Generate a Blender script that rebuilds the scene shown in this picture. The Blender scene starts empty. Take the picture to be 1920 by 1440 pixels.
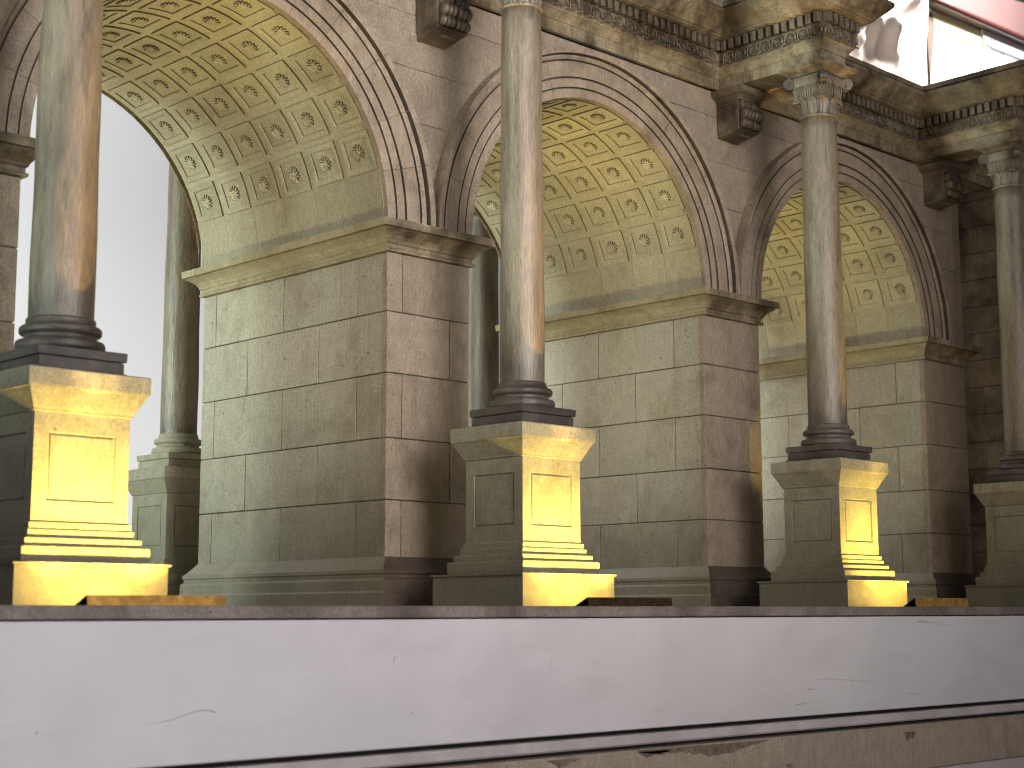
import bpy, math, random
from mathutils import Vector, Matrix
random.seed(7)
sc = bpy.context.scene
COL = sc.collection
R = math.radians
PI = math.pi

# ------------------------------------------------------------------ camera
F_PX = 2991.7938
CAM = Vector((-0.4041, -0.9663, 0.0029))
pi_, ro_, ya_ = R(8.1899), R(-0.1674), R(44.3066)
fw = Vector((math.sin(ya_) * math.cos(pi_), math.cos(ya_) * math.cos(pi_), math.sin(pi_)))
rt0 = Vector((math.cos(ya_), -math.sin(ya_), 0))
up0 = rt0.cross(fw)
rt = rt0 * math.cos(ro_) + up0 * math.sin(ro_)
up = up0 * math.cos(ro_) - rt0 * math.sin(ro_)
cam_data = bpy.data.cameras.new("camera")
cam = bpy.data.objects.new("camera", cam_data)
COL.objects.link(cam)
cam.matrix_world = Matrix(((rt.x, up.x, -fw.x, CAM.x), (rt.y, up.y, -fw.y, CAM.y), (rt.z, up.z, -fw.z, CAM.z), (0, 0, 0, 1)))
cam_data.sensor_width = 36
cam_data.lens = F_PX / 1920 * 36
cam_data.clip_start = 0.02
cam_data.clip_end = 60
cam_data.dof.use_dof = True
cam_data.dof.focus_distance = 1.38
cam_data.dof.aperture_fstop = 18.0
sc.camera = cam
try: sc.cycles.filter_width = 1.1
except Exception: pass

def ray(px, py):
    return fw + rt * ((px - 960) / F_PX) - up * ((py - 720) / F_PX)
def at(px, py, X=None, Y=None, Z=None):
    d = ray(px, py)
    if X is not None: t = (X - CAM.x) / d.x
    elif Y is not None: t = (Y - CAM.y) / d.y
    else: t = (Z - CAM.z) / d.z
    return CAM + d * t

# ------------------------------------------------------------------ world, exposure, room lights and added fills
w = bpy.data.worlds.new("World"); sc.world = w; w.use_nodes = True
bg = w.node_tree.nodes["Background"]
bg.inputs[0].default_value = (0.84, 0.86, 0.92, 1)
bg.inputs[1].default_value = 0.085
sc.view_settings.view_transform = 'Standard'
sc.view_settings.look = 'None'
sc.view_settings.exposure = 0.0
sc.view_settings.gamma = 1.0

def area(name, loc, target, size, power, color, size_y=None, spread=180):
    l = bpy.data.lights.new(name, 'AREA')
    l.energy = power; l.color = color; l.size = size
    if size_y: l.shape = 'RECTANGLE'; l.size_y = size_y
    l.spread = R(spread)
    o = bpy.data.objects.new(name, l); COL.objects.link(o)
    o.location = loc
    o.rotation_euler = (Vector(target) - Vector(loc)).to_track_quat('-Z', 'Y').to_euler()
    return o
# unseen lights: left spot and rear read off the lighting, others added as fill
sl = bpy.data.lights.new("room_spot_left", 'SPOT'); sl.energy = 170; sl.color = (0.82, 1.0, 0.90); sl.shadow_soft_size = 0.05; sl.spot_size = R(24); sl.spot_blend = 0.25
so = bpy.data.objects.new("room_spot_left", sl); COL.objects.link(so); so.location = (-2.2, 0.10, -0.17)
so.rotation_euler = Vector((2.2, -0.16, 0.36 * 2.2)).to_track_quat('-Z', 'Y').to_euler()
area("fill_front", (0.42, -1.75, 0.42), (0.50, 0.0, 0.36), 1.0, 2.3, (1.0, 0.93, 0.88), spread=120)  # added fill for the facade fronts
area("fill_front_left", (0.13, -1.25, 0.42), (0.46, 0.0, 0.42), 0.45, 1.85, (1.0, 0.93, 0.86), spread=60)  # added fill for the left part of the facade
area("fill_plinth", (-0.10, -0.85, 0.22), (-0.02, -0.24, -0.18), 0.20, 0.34, (0.97, 0.95, 1.0), spread=70)  # added beam that brightens the left of the plinth
area("fill_far_left", (-1.0, -0.50, 0.36), (0.03, -0.11, 0.36), 0.25, 0.24, (0.86, 1.0, 0.92), spread=32)  # added cool fill for the nearest column's left side
area("fill_behind", (-0.5, -2.7, 1.2), (0.4, 0, 0.2), 1.0, 8, (1.0, 0.90, 0.86))  # unseen soft fill from behind the camera
area("room_lamp_rear", (-1.0, 0.62, 0.30), (0.66, 0.38, 0.25), 0.25, 1.6, (0.84, 1.0, 0.86), spread=50)

# ------------------------------------------------------------------ helpers
def mat_new(name):
    m = bpy.data.materials.new(name); m.use_nodes = True
    nt = m.node_tree
    return m, nt, nt.nodes["Principled BSDF"]
def nd(nt, t, **kw):
    n = nt.nodes.new(t)
    for k, v in kw.items(): setattr(n, k, v)
    return n
def ramp(nt, src, stops):
    r = nd(nt, 'ShaderNodeValToRGB')
    el = r.color_ramp.elements
    while len(el) < len(stops): el.new(0.5)
    for e, (p, c) in zip(el, stops):
        e.position = p; e.color = c if len(c) == 4 else (*c, 1)
    nt.links.new(src, r.inputs[0])
    return r
def noise(nt, vec, scale, detail=4, rough=0.55, dist=0.0):
    n = nd(nt, 'ShaderNodeTexNoise')
    n.inputs['Scale'].default_value = scale; n.inputs['Detail'].default_value = detail
    n.inputs['Roughness'].default_value = rough; n.inputs['Distortion'].default_value = dist
    nt.links.new(vec, n.inputs['Vector'])
    return n
def mix(nt, fac, a, b, mode='MIX'):
    m = nd(nt, 'ShaderNodeMix', data_type='RGBA', blend_type=mode)
    for s, v in ((m.inputs[0], fac), (m.inputs[6], a), (m.inputs[7], b)):
        if hasattr(v, 'links') or hasattr(v, 'is_linked'): nt.links.new(v, s)
        elif isinstance(v, (int, float)): s.default_value = v
        else: s.default_value = (*v, 1)
    return m.outputs[2]
def stone(name, base, dark, dirt, d0=0.46, d1=0.68, streak=0.35, bump=0.45, rough=0.5, grit=420, spots=0.6, var=0.16, relief=0.0, spec=0.4, fine=1.0, vert=1.0):
    m, nt, b = mat_new(name)
    g = nd(nt, 'ShaderNodeNewGeometry')
    mp = nd(nt, 'ShaderNodeMapping'); nt.links.new(g.outputs['Position'], mp.inputs[0])
    vec = mp.outputs[0]; mp.inputs['Scale'].default_value = (1, 1, vert)
    st = nd(nt, 'ShaderNodeMapping'); st.inputs['Scale'].default_value = (1, 1, 0.14)
    nt.links.new(g.outputs['Position'], st.inputs[0])
    n1 = noise(nt, vec, 17, 6, 0.62, 0.4)
    n2 = noise(nt, vec, 75 * (1 + 0.4 * (fine - 1)), 6, 0.68)
    n3 = noise(nt, st.outputs[0], 60 * fine, 7, 0.72)
    n4 = noise(nt, vec, grit * 1.7, 4, 0.7)
    st2 = nd(nt, 'ShaderNodeMapping'); st2.inputs['Scale'].default_value = (1, 1, 0.16)
    nt.links.new(g.outputs['Position'], st2.inputs[0])
    n7 = noise(nt, st2.outputs[0], 420, 3, 0.65)
    c0 = ramp(nt, n2.outputs[0], [(0.3, dark), (0.62, base)]).outputs[0]
    oi = nd(nt, 'ShaderNodeObjectInfo')
    mr = nd(nt, 'ShaderNodeMapRange'); nt.links.new(oi.outputs['Random'], mr.inputs[0])
    mr.inputs[3].default_value = 1 - var; mr.inputs[4].default_value = 1 + var * 0.6
    hs = nd(nt, 'ShaderNodeHueSaturation'); nt.links.new(c0, hs.inputs['Color']); nt.links.new(mr.outputs[0], hs.inputs['Value'])
    f1 = ramp(nt, n1.outputs[0], [(d0, (0, 0, 0)), (d1, (1, 1, 1))]).outputs[0]
    c1 = mix(nt, f1, hs.outputs[0], dirt)
    f3 = ramp(nt, n3.outputs[0], [(0.52, (0, 0, 0)), (0.72, (streak,) * 3)]).outputs[0]
    c2 = mix(nt, f3, c1, dirt)
    vo = nd(nt, 'ShaderNodeTexVoronoi'); vo.inputs['Scale'].default_value = 170
    nt.links.new(vec, vo.inputs['Vector'])
    n5 = noise(nt, vec, 40, 2)
    sp = ramp(nt, vo.outputs['Distance'], [(0.05, (spots,) * 3), (0.14, (0, 0, 0))]).outputs[0]
    gate = ramp(nt, n5.outputs[0], [(0.52, (0, 0, 0)), (0.58, (1, 1, 1))]).outputs[0]
    spg = mix(nt, 1.0, sp, gate, 'MULTIPLY')
    c3 = mix(nt, spg, c2, tuple(v * 0.35 for v in dirt))
    vo2 = nd(nt, 'ShaderNodeTexVoronoi'); vo2.inputs['Scale'].default_value = 420
    nt.links.new(vec, vo2.inputs['Vector'])
    sp2 = ramp(nt, vo2.outputs['Distance'], [(0.10, (spots * 0.55,) * 3), (0.22, (0, 0, 0))]).outputs[0]
    gate2 = ramp(nt, n2.outputs[0], [(0.50, (0, 0, 0)), (0.60, (1, 1, 1))]).outputs[0]
    c3 = mix(nt, mix(nt, 1.0, sp2, gate2, 'MULTIPLY'), c3, tuple(v * 0.6 for v in dirt))
    vo3 = nd(nt, 'ShaderNodeTexVoronoi'); vo3.inputs['Scale'].default_value = 62
    nt.links.new(vec, vo3.inputs['Vector'])
    sp3 = ramp(nt, vo3.outputs['Distance'], [(0.035, (spots,) * 3), (0.075, (0, 0, 0))]).outputs[0]
    c3 = mix(nt, sp3, c3, tuple(v * 0.3 for v in dirt))
    gr = ramp(nt, n4.outputs[0], [(0.3, (0.66,) * 3), (0.7, (1.26,) * 3)]).outputs[0]
    g7 = ramp(nt, n7.outputs[0], [(0.3, (0.86,) * 3), (0.7, (1.10,) * 3)]).outputs[0]
    c4 = mix(nt, 1.0, mix(nt, 1.0, c3, gr, 'MULTIPLY'), g7, 'MULTIPLY')
    nt.links.new(c4, b.inputs['Base Color'])
    rr = ramp(nt, n2.outputs[0], [(0.3, (rough - 0.12,) * 3), (0.7, (rough + 0.15,) * 3)]).outputs[0]
    nt.links.new(rr, b.inputs['Roughness'])
    b.inputs['Specular IOR Level'].default_value = spec
    bp = nd(nt, 'ShaderNodeBump'); bp.inputs['Strength'].default_value = bump; bp.inputs['Distance'].default_value = 0.0008
    nt.links.new(n4.outputs[0], bp.inputs['Height'])
    bp2 = nd(nt, 'ShaderNodeBump'); bp2.inputs['Strength'].default_value = min(1, bump * 1.1); bp2.inputs['Distance'].default_value = 0.0016
    nt.links.new(n2.outputs[0], bp2.inputs['Height']); nt.links.new(bp.outputs[0], bp2.inputs['Normal'])
    last = bp2
    if relief:
        n6 = noise(nt, vec, 230, 4, 0.55, 1.0)
        r6 = ramp(nt, n6.outputs[0], [(0.42, (0, 0, 0)), (0.6, (1, 1, 1))]).outputs[0]
        bp3 = nd(nt, 'ShaderNodeBump'); bp3.inputs['Strength'].default_value = relief; bp3.inputs['Distance'].default_value = 0.0026
        nt.links.new(r6, bp3.inputs['Height']); nt.links.new(last.outputs[0], bp3.inputs['Normal']); last = bp3
    nt.links.new(last.outputs[0], b.inputs['Normal'])
    return m

M = {}
M['jamb'] = stone('jamb_stone', (0.43, 0.41, 0.34), (0.385, 0.365, 0.295), (0.22, 0.18, 0.11), 0.52, 0.86, 0.3, 0.3, 0.6, var=0.10, spots=0.9)
M['vault'] = stone('vault_stone', (0.46, 0.42, 0.31), (0.41, 0.37, 0.265), (0.24, 0.20, 0.13), 0.56, 0.85, 0.2, 0.20, 0.55)
M['front'] = stone('facade_stone', (0.42, 0.34, 0.265), (0.32, 0.255, 0.195), (0.12, 0.09, 0.062), 0.54, 0.84, 0.45, 0.35, 0.5, relief=0.45, spec=0.6, var=0.10)
M['arch'] = stone('archivolt_stone', (0.39, 0.315, 0.245), (0.29, 0.228, 0.175), (0.14, 0.105, 0.075), 0.50, 0.76, 0.5, 0.2, 0.55, var=0.07)
M['ped'] = stone('pedestal_stone', (0.38, 0.355, 0.27), (0.31, 0.285, 0.21), (0.17, 0.14, 0.09), 0.54, 0.82, 0.25, 0.3, 0.55, var=0.05)
M['trim'] = stone('cornice_stone', (0.42, 0.345, 0.23), (0.19, 0.145, 0.088), (0.065, 0.045, 0.025), 0.42, 0.64, 0.8, 0.5, 0.45, spec=0.6, fine=1.4)
M['dark'] = stone('dark_ornament_stone', (0.20, 0.165, 0.125), (0.12, 0.095, 0.07), (0.045, 0.03, 0.02), 0.42, 0.66, 0.5, 0.4, 0.42, spec=0.6)
M['shaft'] = shaft_mat = stone('column_stone', (0.26, 0.215, 0.158), (0.175, 0.14, 0.10), (0.06, 0.045, 0.032), 0.48, 0.70, 0.8, 0.5, 0.36, spec=0.7, fine=2.2, vert=0.16)
M['base'] = stone('column_base_stone', (0.14, 0.12, 0.105), (0.085, 0.07, 0.06), (0.03, 0.022, 0.018), 0.42, 0.66, 0.3, 0.4, 0.4, spec=0.6)
M['core'] = stone('joint_mortar', (0.14, 0.115, 0.085), (0.08, 0.065, 0.045), (0.05, 0.04, 0.03))
M['orn'] = stone('ornament_stone', (0.30, 0.25, 0.18), (0.16, 0.125, 0.085), (0.06, 0.042, 0.027), 0.42, 0.62, 0.6, 0.5, 0.38, spec=0.7)
M['console'] = stone('console_stone', (0.25, 0.20, 0.14), (0.15, 0.115, 0.078), (0.045, 0.03, 0.02), 0.42, 0.66, 0.5, 0.4, 0.42, spec=0.6)
M['shade_stone'] = stone('dark_shade_stone', (0.13, 0.10, 0.082), (0.09, 0.068, 0.055), (0.04, 0.03, 0.024), 0.42, 0.66, 0.5, 0.4, 0.45, spec=0.6)  # shade as dark colour: base fronts, archivolt grooves, dentil recess
M['imp_jamb'] = stone('impost_stone', (0.40, 0.355, 0.235), (0.32, 0.275, 0.175), (0.15, 0.115, 0.065), 0.50, 0.78, 0.35, 0.2, 0.5)
M['side_shade'] = stone('side_shade_stone', (0.13, 0.105, 0.06), (0.08, 0.065, 0.035), (0.04, 0.03, 0.018))  # shade of coffer and rosette sides, put in as dark colour
M['brick'] = stone('wing_stone', (0.34, 0.27, 0.185), (0.22, 0.17, 0.12), (0.07, 0.05, 0.033), 0.42, 0.66, 0.4, 0.4, 0.55)
M['slab'] = stone('dusty_board', (0.27, 0.235, 0.21), (0.20, 0.17, 0.15), (0.10, 0.08, 0.065), 0.45, 0.7, 0.2, 0.4, 0.6)

def foot_darken(m, z0=0.215, z1=0.255, k=0.75, col=(0.055, 0.042, 0.034), namt=0.07):  # mixes in a darker colour towards the foot, with a noisy edge
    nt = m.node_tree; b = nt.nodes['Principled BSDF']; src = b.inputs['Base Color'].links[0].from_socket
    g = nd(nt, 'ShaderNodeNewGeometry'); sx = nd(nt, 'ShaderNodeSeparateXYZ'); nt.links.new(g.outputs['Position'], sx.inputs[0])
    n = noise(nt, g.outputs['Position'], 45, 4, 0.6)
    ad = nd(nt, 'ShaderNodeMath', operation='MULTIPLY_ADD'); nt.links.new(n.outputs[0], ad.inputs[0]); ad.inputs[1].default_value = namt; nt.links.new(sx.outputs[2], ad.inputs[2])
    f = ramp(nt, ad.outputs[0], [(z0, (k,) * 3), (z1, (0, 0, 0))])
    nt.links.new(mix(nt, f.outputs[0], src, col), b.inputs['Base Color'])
foot_darken(M['shaft'], 0.205, 0.235)  # brown-black staining just above the column base
foot_darken(M['jamb'], 0.075, 0.24, 0.62, (0.12, 0.105, 0.07), 0.13)
foot_darken(M['front'], 0.06, 0.13, 0.12, (0.07, 0.05, 0.038), 0.12)
foot_darken(M['ped'], 0.050, 0.17, 0.66, (0.10, 0.085, 0.055), 0.05)  # grime and the unlit sides' darkness, painted in towards the foot
def plain(name, col, rough=0.5, metal=0.0, emit=None, es=0.0, nscale=None, namp=0.1, bump=0.0):
    m, nt, b = mat_new(name)
    b.inputs['Roughness'].default_value = rough; b.inputs['Metallic'].default_value = metal
    b.inputs['Base Color'].default_value = (*col, 1)
    g = nd(nt, 'ShaderNodeNewGeometry')
    n = noise(nt, g.outputs['Position'], nscale or 30, 5, 0.6)
    c = ramp(nt, n.outputs[0], [(0.3, tuple(v * (1 - namp) for v in col)), (0.7, tuple(min(1, v * (1 + namp)) for v in col))]).outputs[0]
    nt.links.new(c, b.inputs['Base Color'])
    if bump:
        bp = nd(nt, 'ShaderNodeBump'); bp.inputs['Strength'].default_value = bump; bp.inputs['Distance'].default_value = 0.001
        nt.links.new(n.outputs[0], bp.inputs['Height']); nt.links.new(bp.outputs[0], b.inputs['Normal'])
    if emit:
        b.inputs['Emission Color'].default_value = (*emit, 1); b.inputs['Emission Strength'].default_value = es
    return m
M['white'] = plain('white_painted_board', (0.66, 0.635, 0.665), 0.42, nscale=14, namp=0.06, bump=0.05)
def smudge(m):
    nt = m.node_tree; b = nt.nodes['Principled BSDF']; src = b.inputs['Base Color'].links[0].from_socket
    g = nd(nt, 'ShaderNodeNewGeometry'); mp = nd(nt, 'ShaderNodeMapping'); mp.inputs['Scale'].default_value = (1, 1, 2.6); nt.links.new(g.outputs['Position'], mp.inputs[0])
    n1 = noise(nt, mp.outputs[0], 11, 5, 0.6, 0.6); f1 = ramp(nt, n1.outputs[0], [(0.50, (0, 0, 0)), (0.68, (0.22,) * 3)])
    c = mix(nt, f1.outputs[0], src, (0.42, 0.40, 0.41))
    n2 = noise(nt, g.outputs['Position'], 55, 4, 0.7, 1.2); f2 = ramp(nt, n2.outputs[0], [(0.66, (0, 0, 0)), (0.74, (0.35,) * 3)])
    c = mix(nt, f2.outputs[0], c, (0.34, 0.31, 0.30))
    vo = nd(nt, 'ShaderNodeTexVoronoi'); vo.inputs['Scale'].default_value = 24; nt.links.new(g.outputs['Position'], vo.inputs['Vector'])
    f3 = ramp(nt, vo.outputs['Distance'], [(0.012, (0.6,) * 3), (0.03, (0, 0, 0))])
    c = mix(nt, f3.outputs[0], c, (0.25, 0.22, 0.22))
    nt.links.new(c, b.inputs['Base Color'])
    r = ramp(nt, n1.outputs[0], [(0.3, (0.34,) * 3), (0.7, (0.52,) * 3)]); nt.links.new(r.outputs[0], b.inputs['Roughness'])
smudge(M['white'])
M['strip'] = plain('grey_moulding_paint', (0.50, 0.46, 0.46), 0.45, nscale=40, namp=0.15)
M['groove'] = plain('shadow_gap_paint', (0.05, 0.04, 0.042), 0.7, nscale=60, namp=0.4)
M['beige'] = stone('beige_board', (0.42, 0.35, 0.285), (0.33, 0.27, 0.215), (0.17, 0.12, 0.09), 0.58, 0.86, 0.3, 0.15, 0.5, spots=0.4)
M['chip'] = plain('bare_brown_wood', (0.17, 0.125, 0.095), 0.7, nscale=200, namp=0.5)
M['scuff'] = plain('scuff_mark_grey', (0.46, 0.435, 0.45), 0.6, nscale=90, namp=0.25)
M['wall'] = plain('pale_wall_paint', (0.74, 0.75, 0.76), 0.8, nscale=0.7, namp=0.012)
M['maroon'] = plain('maroon_paint', (0.11, 0.062, 0.062), 0.5, nscale=6, namp=0.08)
M['maroon_d'] = plain('dark_maroon_edge', (0.05, 0.014, 0.014), 0.4, nscale=6, namp=0.08)
M['sheet'] = plain('white_plastic_sheet', (0.80, 0.69, 0.63), 0.35, nscale=8, namp=0.05)
M['cream'] = plain('cream_board', (0.80, 0.76, 0.52), 0.5, nscale=9, namp=0.1)
M['sign'] = plain('white_sign', (0.82, 0.84, 0.85), 0.5, nscale=3, namp=0.02)
M['ink'] = plain('grey_sign_ink', (0.40, 0.41, 0.45), 0.5)
M['cyan'] = plain('cyan_sign_print', (0.25, 0.62, 0.70), 0.5)
M['gap'] = plain('brown_fabric', (0.075, 0.04, 0.028), 0.7)
M['metal'] = plain('tarnished_brass_plate', (0.10, 0.06, 0.03), 0.3, 0.7, nscale=200, namp=0.5, bump=0.3)
M['amber'] = plain('amber_led_cover', (0.55, 0.30, 0.07), 0.3, 0.5, nscale=150, namp=0.45, bump=0.2)
M['led'] = plain('lit_led', (1, 0.8, 0.4), 0.5, emit=(1, 0.72, 0.25), es=14)

def mesh(name, vs, fs, mt, parent=None, smooth=False):
    me = bpy.data.meshes.new(name)
    me.from_pydata([tuple(v) for v in vs], [], fs)
    me.materials.append(M[mt] if isinstance(mt, str) else mt)
    if smooth: me.polygons.foreach_set('use_smooth', [True] * len(me.polygons))
    me.update()
    o = bpy.data.objects.new(name, me); COL.objects.link(o)
    if parent: o.parent = parent
    return o
def inst(src, parent=None, mw=None):
    o = src.copy(); COL.objects.link(o)
    if parent is not None: o.parent = parent
    if mw is not None: o.matrix_basis = mw
    return o
def thing(name, label, cat, loc=(0, 0, 0), group=None):
    o = bpy.data.objects.new(name, None); COL.objects.link(o); o.location = loc
    o.empty_display_size = 0.02
    tag(o, label, cat, group); return o
def tag(o, label=None, cat=None, group=None, kind=None):
    if label: o['label'] = label
    if cat: o['category'] = cat
    if group: o['group'] = group
    if kind: o['kind'] = kind
    return o
class B:
    """collects geometry for one mesh"""
    def __init__(s): s.v = []; s.f = []
    def add(s, vs, fs):
        n = len(s.v); s.v += [tuple(v) for v in vs]; s.f += [tuple(i + n for i in f) for f in fs]
        return s
    def box(s, x0, x1, y0, y1, z0, z1, bev=0.0):
        if bev <= 0:
            vs = [(x, y, z) for z in (z0, z1) for y in (y0, y1) for x in (x0, x1)]
            return s.add(vs, [(0, 2, 3, 1), (4, 5, 7, 6), (0, 1, 5, 4), (2, 6, 7, 3), (0, 4, 6, 2), (1, 3, 7, 5)])
        b = bev; vs = []; X = (x0, x1); Y = (y0, y1); Z = (z0, z1)
        idx = {}
        for i in (0, 1):
            for j in (0, 1):
                for k in (0, 1):
                    sx, sy, sz = (1, -1)[i], (1, -1)[j], (1, -1)[k]
                    for a in range(3):
                        p = [X[i] + sx * b, Y[j] + sy * b, Z[k] + sz * b]
                        p[a] = (X[i], Y[j], Z[k])[a]
                        idx[(i, j, k, a)] = len(vs); vs.append(tuple(p))
        fs = []
        for a in range(3):
            o = [q for q in range(3) if q != a]
            for e in (0, 1):
                loop = []
                for (m, n) in ((0, 0), (1, 0), (1, 1), (0, 1)):
                    t = [0, 0, 0]; t[a] = e; t[o[0]] = m; t[o[1]] = n
                    loop.append(idx[(*t, a)])
                fs.append(tuple(loop))
        for a in range(3):
            o = [q for q in range(3) if q != a]
            for m in (0, 1):
                for n in (0, 1):
                    q = []
                    for e, ax in ((0, o[0]), (1, o[0]), (1, o[1]), (0, o[1])):
                        t = [0, 0, 0]; t[a] = e; t[o[0]] = m; t[o[1]] = n
                        q.append(idx[(*t, ax)])
                    fs.append(tuple(q))
        for i in (0, 1):
            for j in (0, 1):
                for k in (0, 1): fs.append(tuple(idx[(i, j, k, a)] for a in range(3)))
        return s.add(vs, fs)
    def sweep(s, path, prof, closed=True, cap=False):
        n = len(path); P = [Vector(p) for p in path]; off = []
        for i in range(n):
            if closed or 0 < i < n - 1:
                d1 = (P[i] - P[i - 1]).normalized(); d2 = (P[(i + 1) % n] - P[i]).normalized()
            elif i == 0: d1 = d2 = (P[1] - P[0]).normalized()
            else: d1 = d2 = (P[i] - P[i - 1]).normalized()
            n1 = Vector((d1.y, -d1.x)); n2 = Vector((d2.y, -d2.x))
            off.append((n1 + n2) / (1 + n1.dot(n2)))
        k = len(prof); vs = []
        for i in range(n):
            for (o, z) in prof:
                p = P[i] + off[i] * o; vs.append((p.x, p.y, z))
        fs = []
        for i in range(n if closed else n - 1):
            j = (i + 1) % n
            for q in range(k - 1): fs.append((i * k + q, j * k + q, j * k + q + 1, i * k + q + 1))
        if closed and cap:
            fs.append(tuple(i * k + k - 1 for i in range(n))); fs.append(tuple(i * k for i in reversed(range(n))))
        return s.add(vs, fs)
    def lathe(s, cx, cy, prof, seg=48, wob=0.0):
        k = len(prof); vs = []
        for i in range(seg):
            a = 2 * PI * i / seg
            for (r, z) in prof:
                rr = r * (1 + wob * math.sin(3 * a + z * 40) + wob * 0.6 * math.sin(5 * a - z * 90))
                vs.append((cx + rr * math.cos(a), cy + rr * math.sin(a), z))
        fs = [(i * k + q, ((i + 1) % seg) * k + q, ((i + 1) % seg) * k + q + 1, i * k + q + 1) for i in range(seg) for q in range(k - 1)]
        fs.append(tuple(i * k + k - 1 for i in range(seg)))
        return s.add(vs, fs)
    def tube(s, pts, r, seg=6, r1=None):
        P = [Vector(p) for p in pts]; vs = []; n = len(P)
        for i, p in enumerate(P):
            t = (P[min(i + 1, n - 1)] - P[max(i - 1, 0)]).normalized()
            a = t.cross(Vector((0.13, 0.31, 0.94))).normalized(); b = t.cross(a)
            rr = r if r1 is None else r + (r1 - r) * i / (n - 1)
            for j in range(seg):
                c = 2 * PI * j / seg
                vs.append(p + a * rr * math.cos(c) + b * rr * math.sin(c))
        fs = [(i * seg + j, i * seg + (j + 1) % seg, (i + 1) * seg + (j + 1) % seg, (i + 1) * seg + j) for i in range(n - 1) for j in range(seg)]
        fs += [tuple(reversed(range(seg))), tuple((n - 1) * seg + j for j in range(seg))]
        return s.add(vs, fs)
    def obj(s, name, mt, parent=None, smooth=False):
        return mesh(name, s.v, s.f, mt, parent, smooth)
def cyl_x(b, x0, x1, cy, cz, r, seg=20, lobes=0, amp=0.0):
    """roll whose axis runs along x, with lengthwise ribs bulging between x stations"""
    nx = 1 + (lobes * 4 if lobes else 1); vs = []
    for i in range(nx):
        t = i / (nx - 1); x = x0 + (x1 - x0) * t
        rr = r * (1 - amp * (0.5 + 0.5 * math.cos(2 * PI * lobes * t)) if lobes else 1)
        for j in range(seg):
            a = 2 * PI * j / seg; vs.append((x, cy + rr * math.cos(a), cz + rr * math.sin(a)))
    fs = [(i * seg + j, (i + 1) * seg + j, (i + 1) * seg + (j + 1) % seg, i * seg + (j + 1) % seg) for i in range(nx - 1) for j in range(seg)]
    fs += [tuple(range(seg)), tuple((nx - 1) * seg + j for j in reversed(range(seg)))]
    b.add(vs, fs)

# ------------------------------------------------------------------ dimensions (metres)
S = 0.400; W = 0.0889; D = 0.2618; G = 0.0078
ZI = 0.3153; RV = (S - W) / 2
px0 = [0 - 0.006, S, 2 * S, 3 * S + 0.001]
pier_x = [(x, x + W) for x in px0]
arch_c = [(pier_x[i][1] + pier_x[i + 1][0]) / 2 for i in range(3)]
CY = -0.1105
col_x = [0.0565, 0.4425, 0.8447, 1.212]
col_r = [0.0192, 0.0172, 0.0184, 0.0184]
COURSE = [G, 0.0463, 0.0920, 0.1412, 0.1932, 0.2430, 0.2915]

# ------------------------------------------------------------------ board and plinth (the surface the model stands on)
board = B().box(-0.49, 2.6, -0.222, 0.85, 0.0005, G, 0.0006).obj('base_board', 'slab')
tag(board, 'thin dusty grey-brown board under the arcade, its raw edge showing above the white plinth', 'board')
pl = thing('display_plinth', 'long white painted display plinth with a dark shadow gap and a beige lower board', 'plinth', (0, 0, -0.126))
def under(o, p):  # parent keeping world place (parents are only moved, never rotated)
    o.parent = p; o.location = Vector(o.location) - Vector(p.location); return o
PY = -0.240
under(B().box(-0.5, 2.8, PY, 0.95, -0.0745, -0.0003, 0.0007).obj('front_panel', 'white'), pl)
under(B().box(-0.5, 2.8, PY + 0.012, 0.94, -0.0778, -0.0746).obj('shadow_gap', 'groove'), pl)
under(B().box(-0.5, 2.8, PY + 0.001, 0.95, -0.0851, -0.0779, 0.0012).obj('moulding', 'strip'), pl)
under(B().box(-0.5, 2.8, PY + 0.010, 0.94, -0.0878, -0.0852).obj('shadow_gap', 'groove'), pl)
under(B().box(-0.5, 2.8, PY - 0.001, 0.95, -0.1245, -0.0879, 0.0008).obj('lower_board', 'beige'), pl)
under(B().box(-0.5, 2.8, PY + 0.002, 0.95, -0.2, -0.1250).obj('skirting', 'strip'), pl)
def scuff(pts, r):
    b = B(); P = [at(x, y, Y=PY) for x, y in pts]
    b.tube([(p.x, PY + 0.0001, p.z) for p in P], r, 5, r * 0.35)
    under(b.obj('scuff_mark', 'scuff'), pl)
scuff([(403, 1335), (392, 1331), (372, 1332), (345, 1341), (318, 1351), (290, 1356), (268, 1358)], 0.0006)
scuff([(1532, 1273), (1560, 1273), (1600, 1276), (1640, 1279), (1668, 1281)], 0.00035)
scuff([(1720, 1165), (1745, 1168), (1772, 1164)], 0.0005)
scuff([(1725, 1162), (1760, 1170), (1790, 1172)], 0.0004)
scuff([(1514, 1292), (1530, 1292)], 0.0005)
scuff([(1492, 1322), (1514, 1318)], 0.0005)
scuff([(1700, 1300), (1740, 1301)], 0.0003)
scuff([(740, 1232), (738, 1240), (740, 1244)], 0.0007)
scuff([(70, 1373), (66, 1377)], 0.001)
scuff([(774, 1335), (773, 1340)], 0.0009)
scuff([(1188, 1190), (1186, 1192)], 0.0009)
scuff([(1722, 1246), (1722, 1250)], 0.0006)
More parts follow.
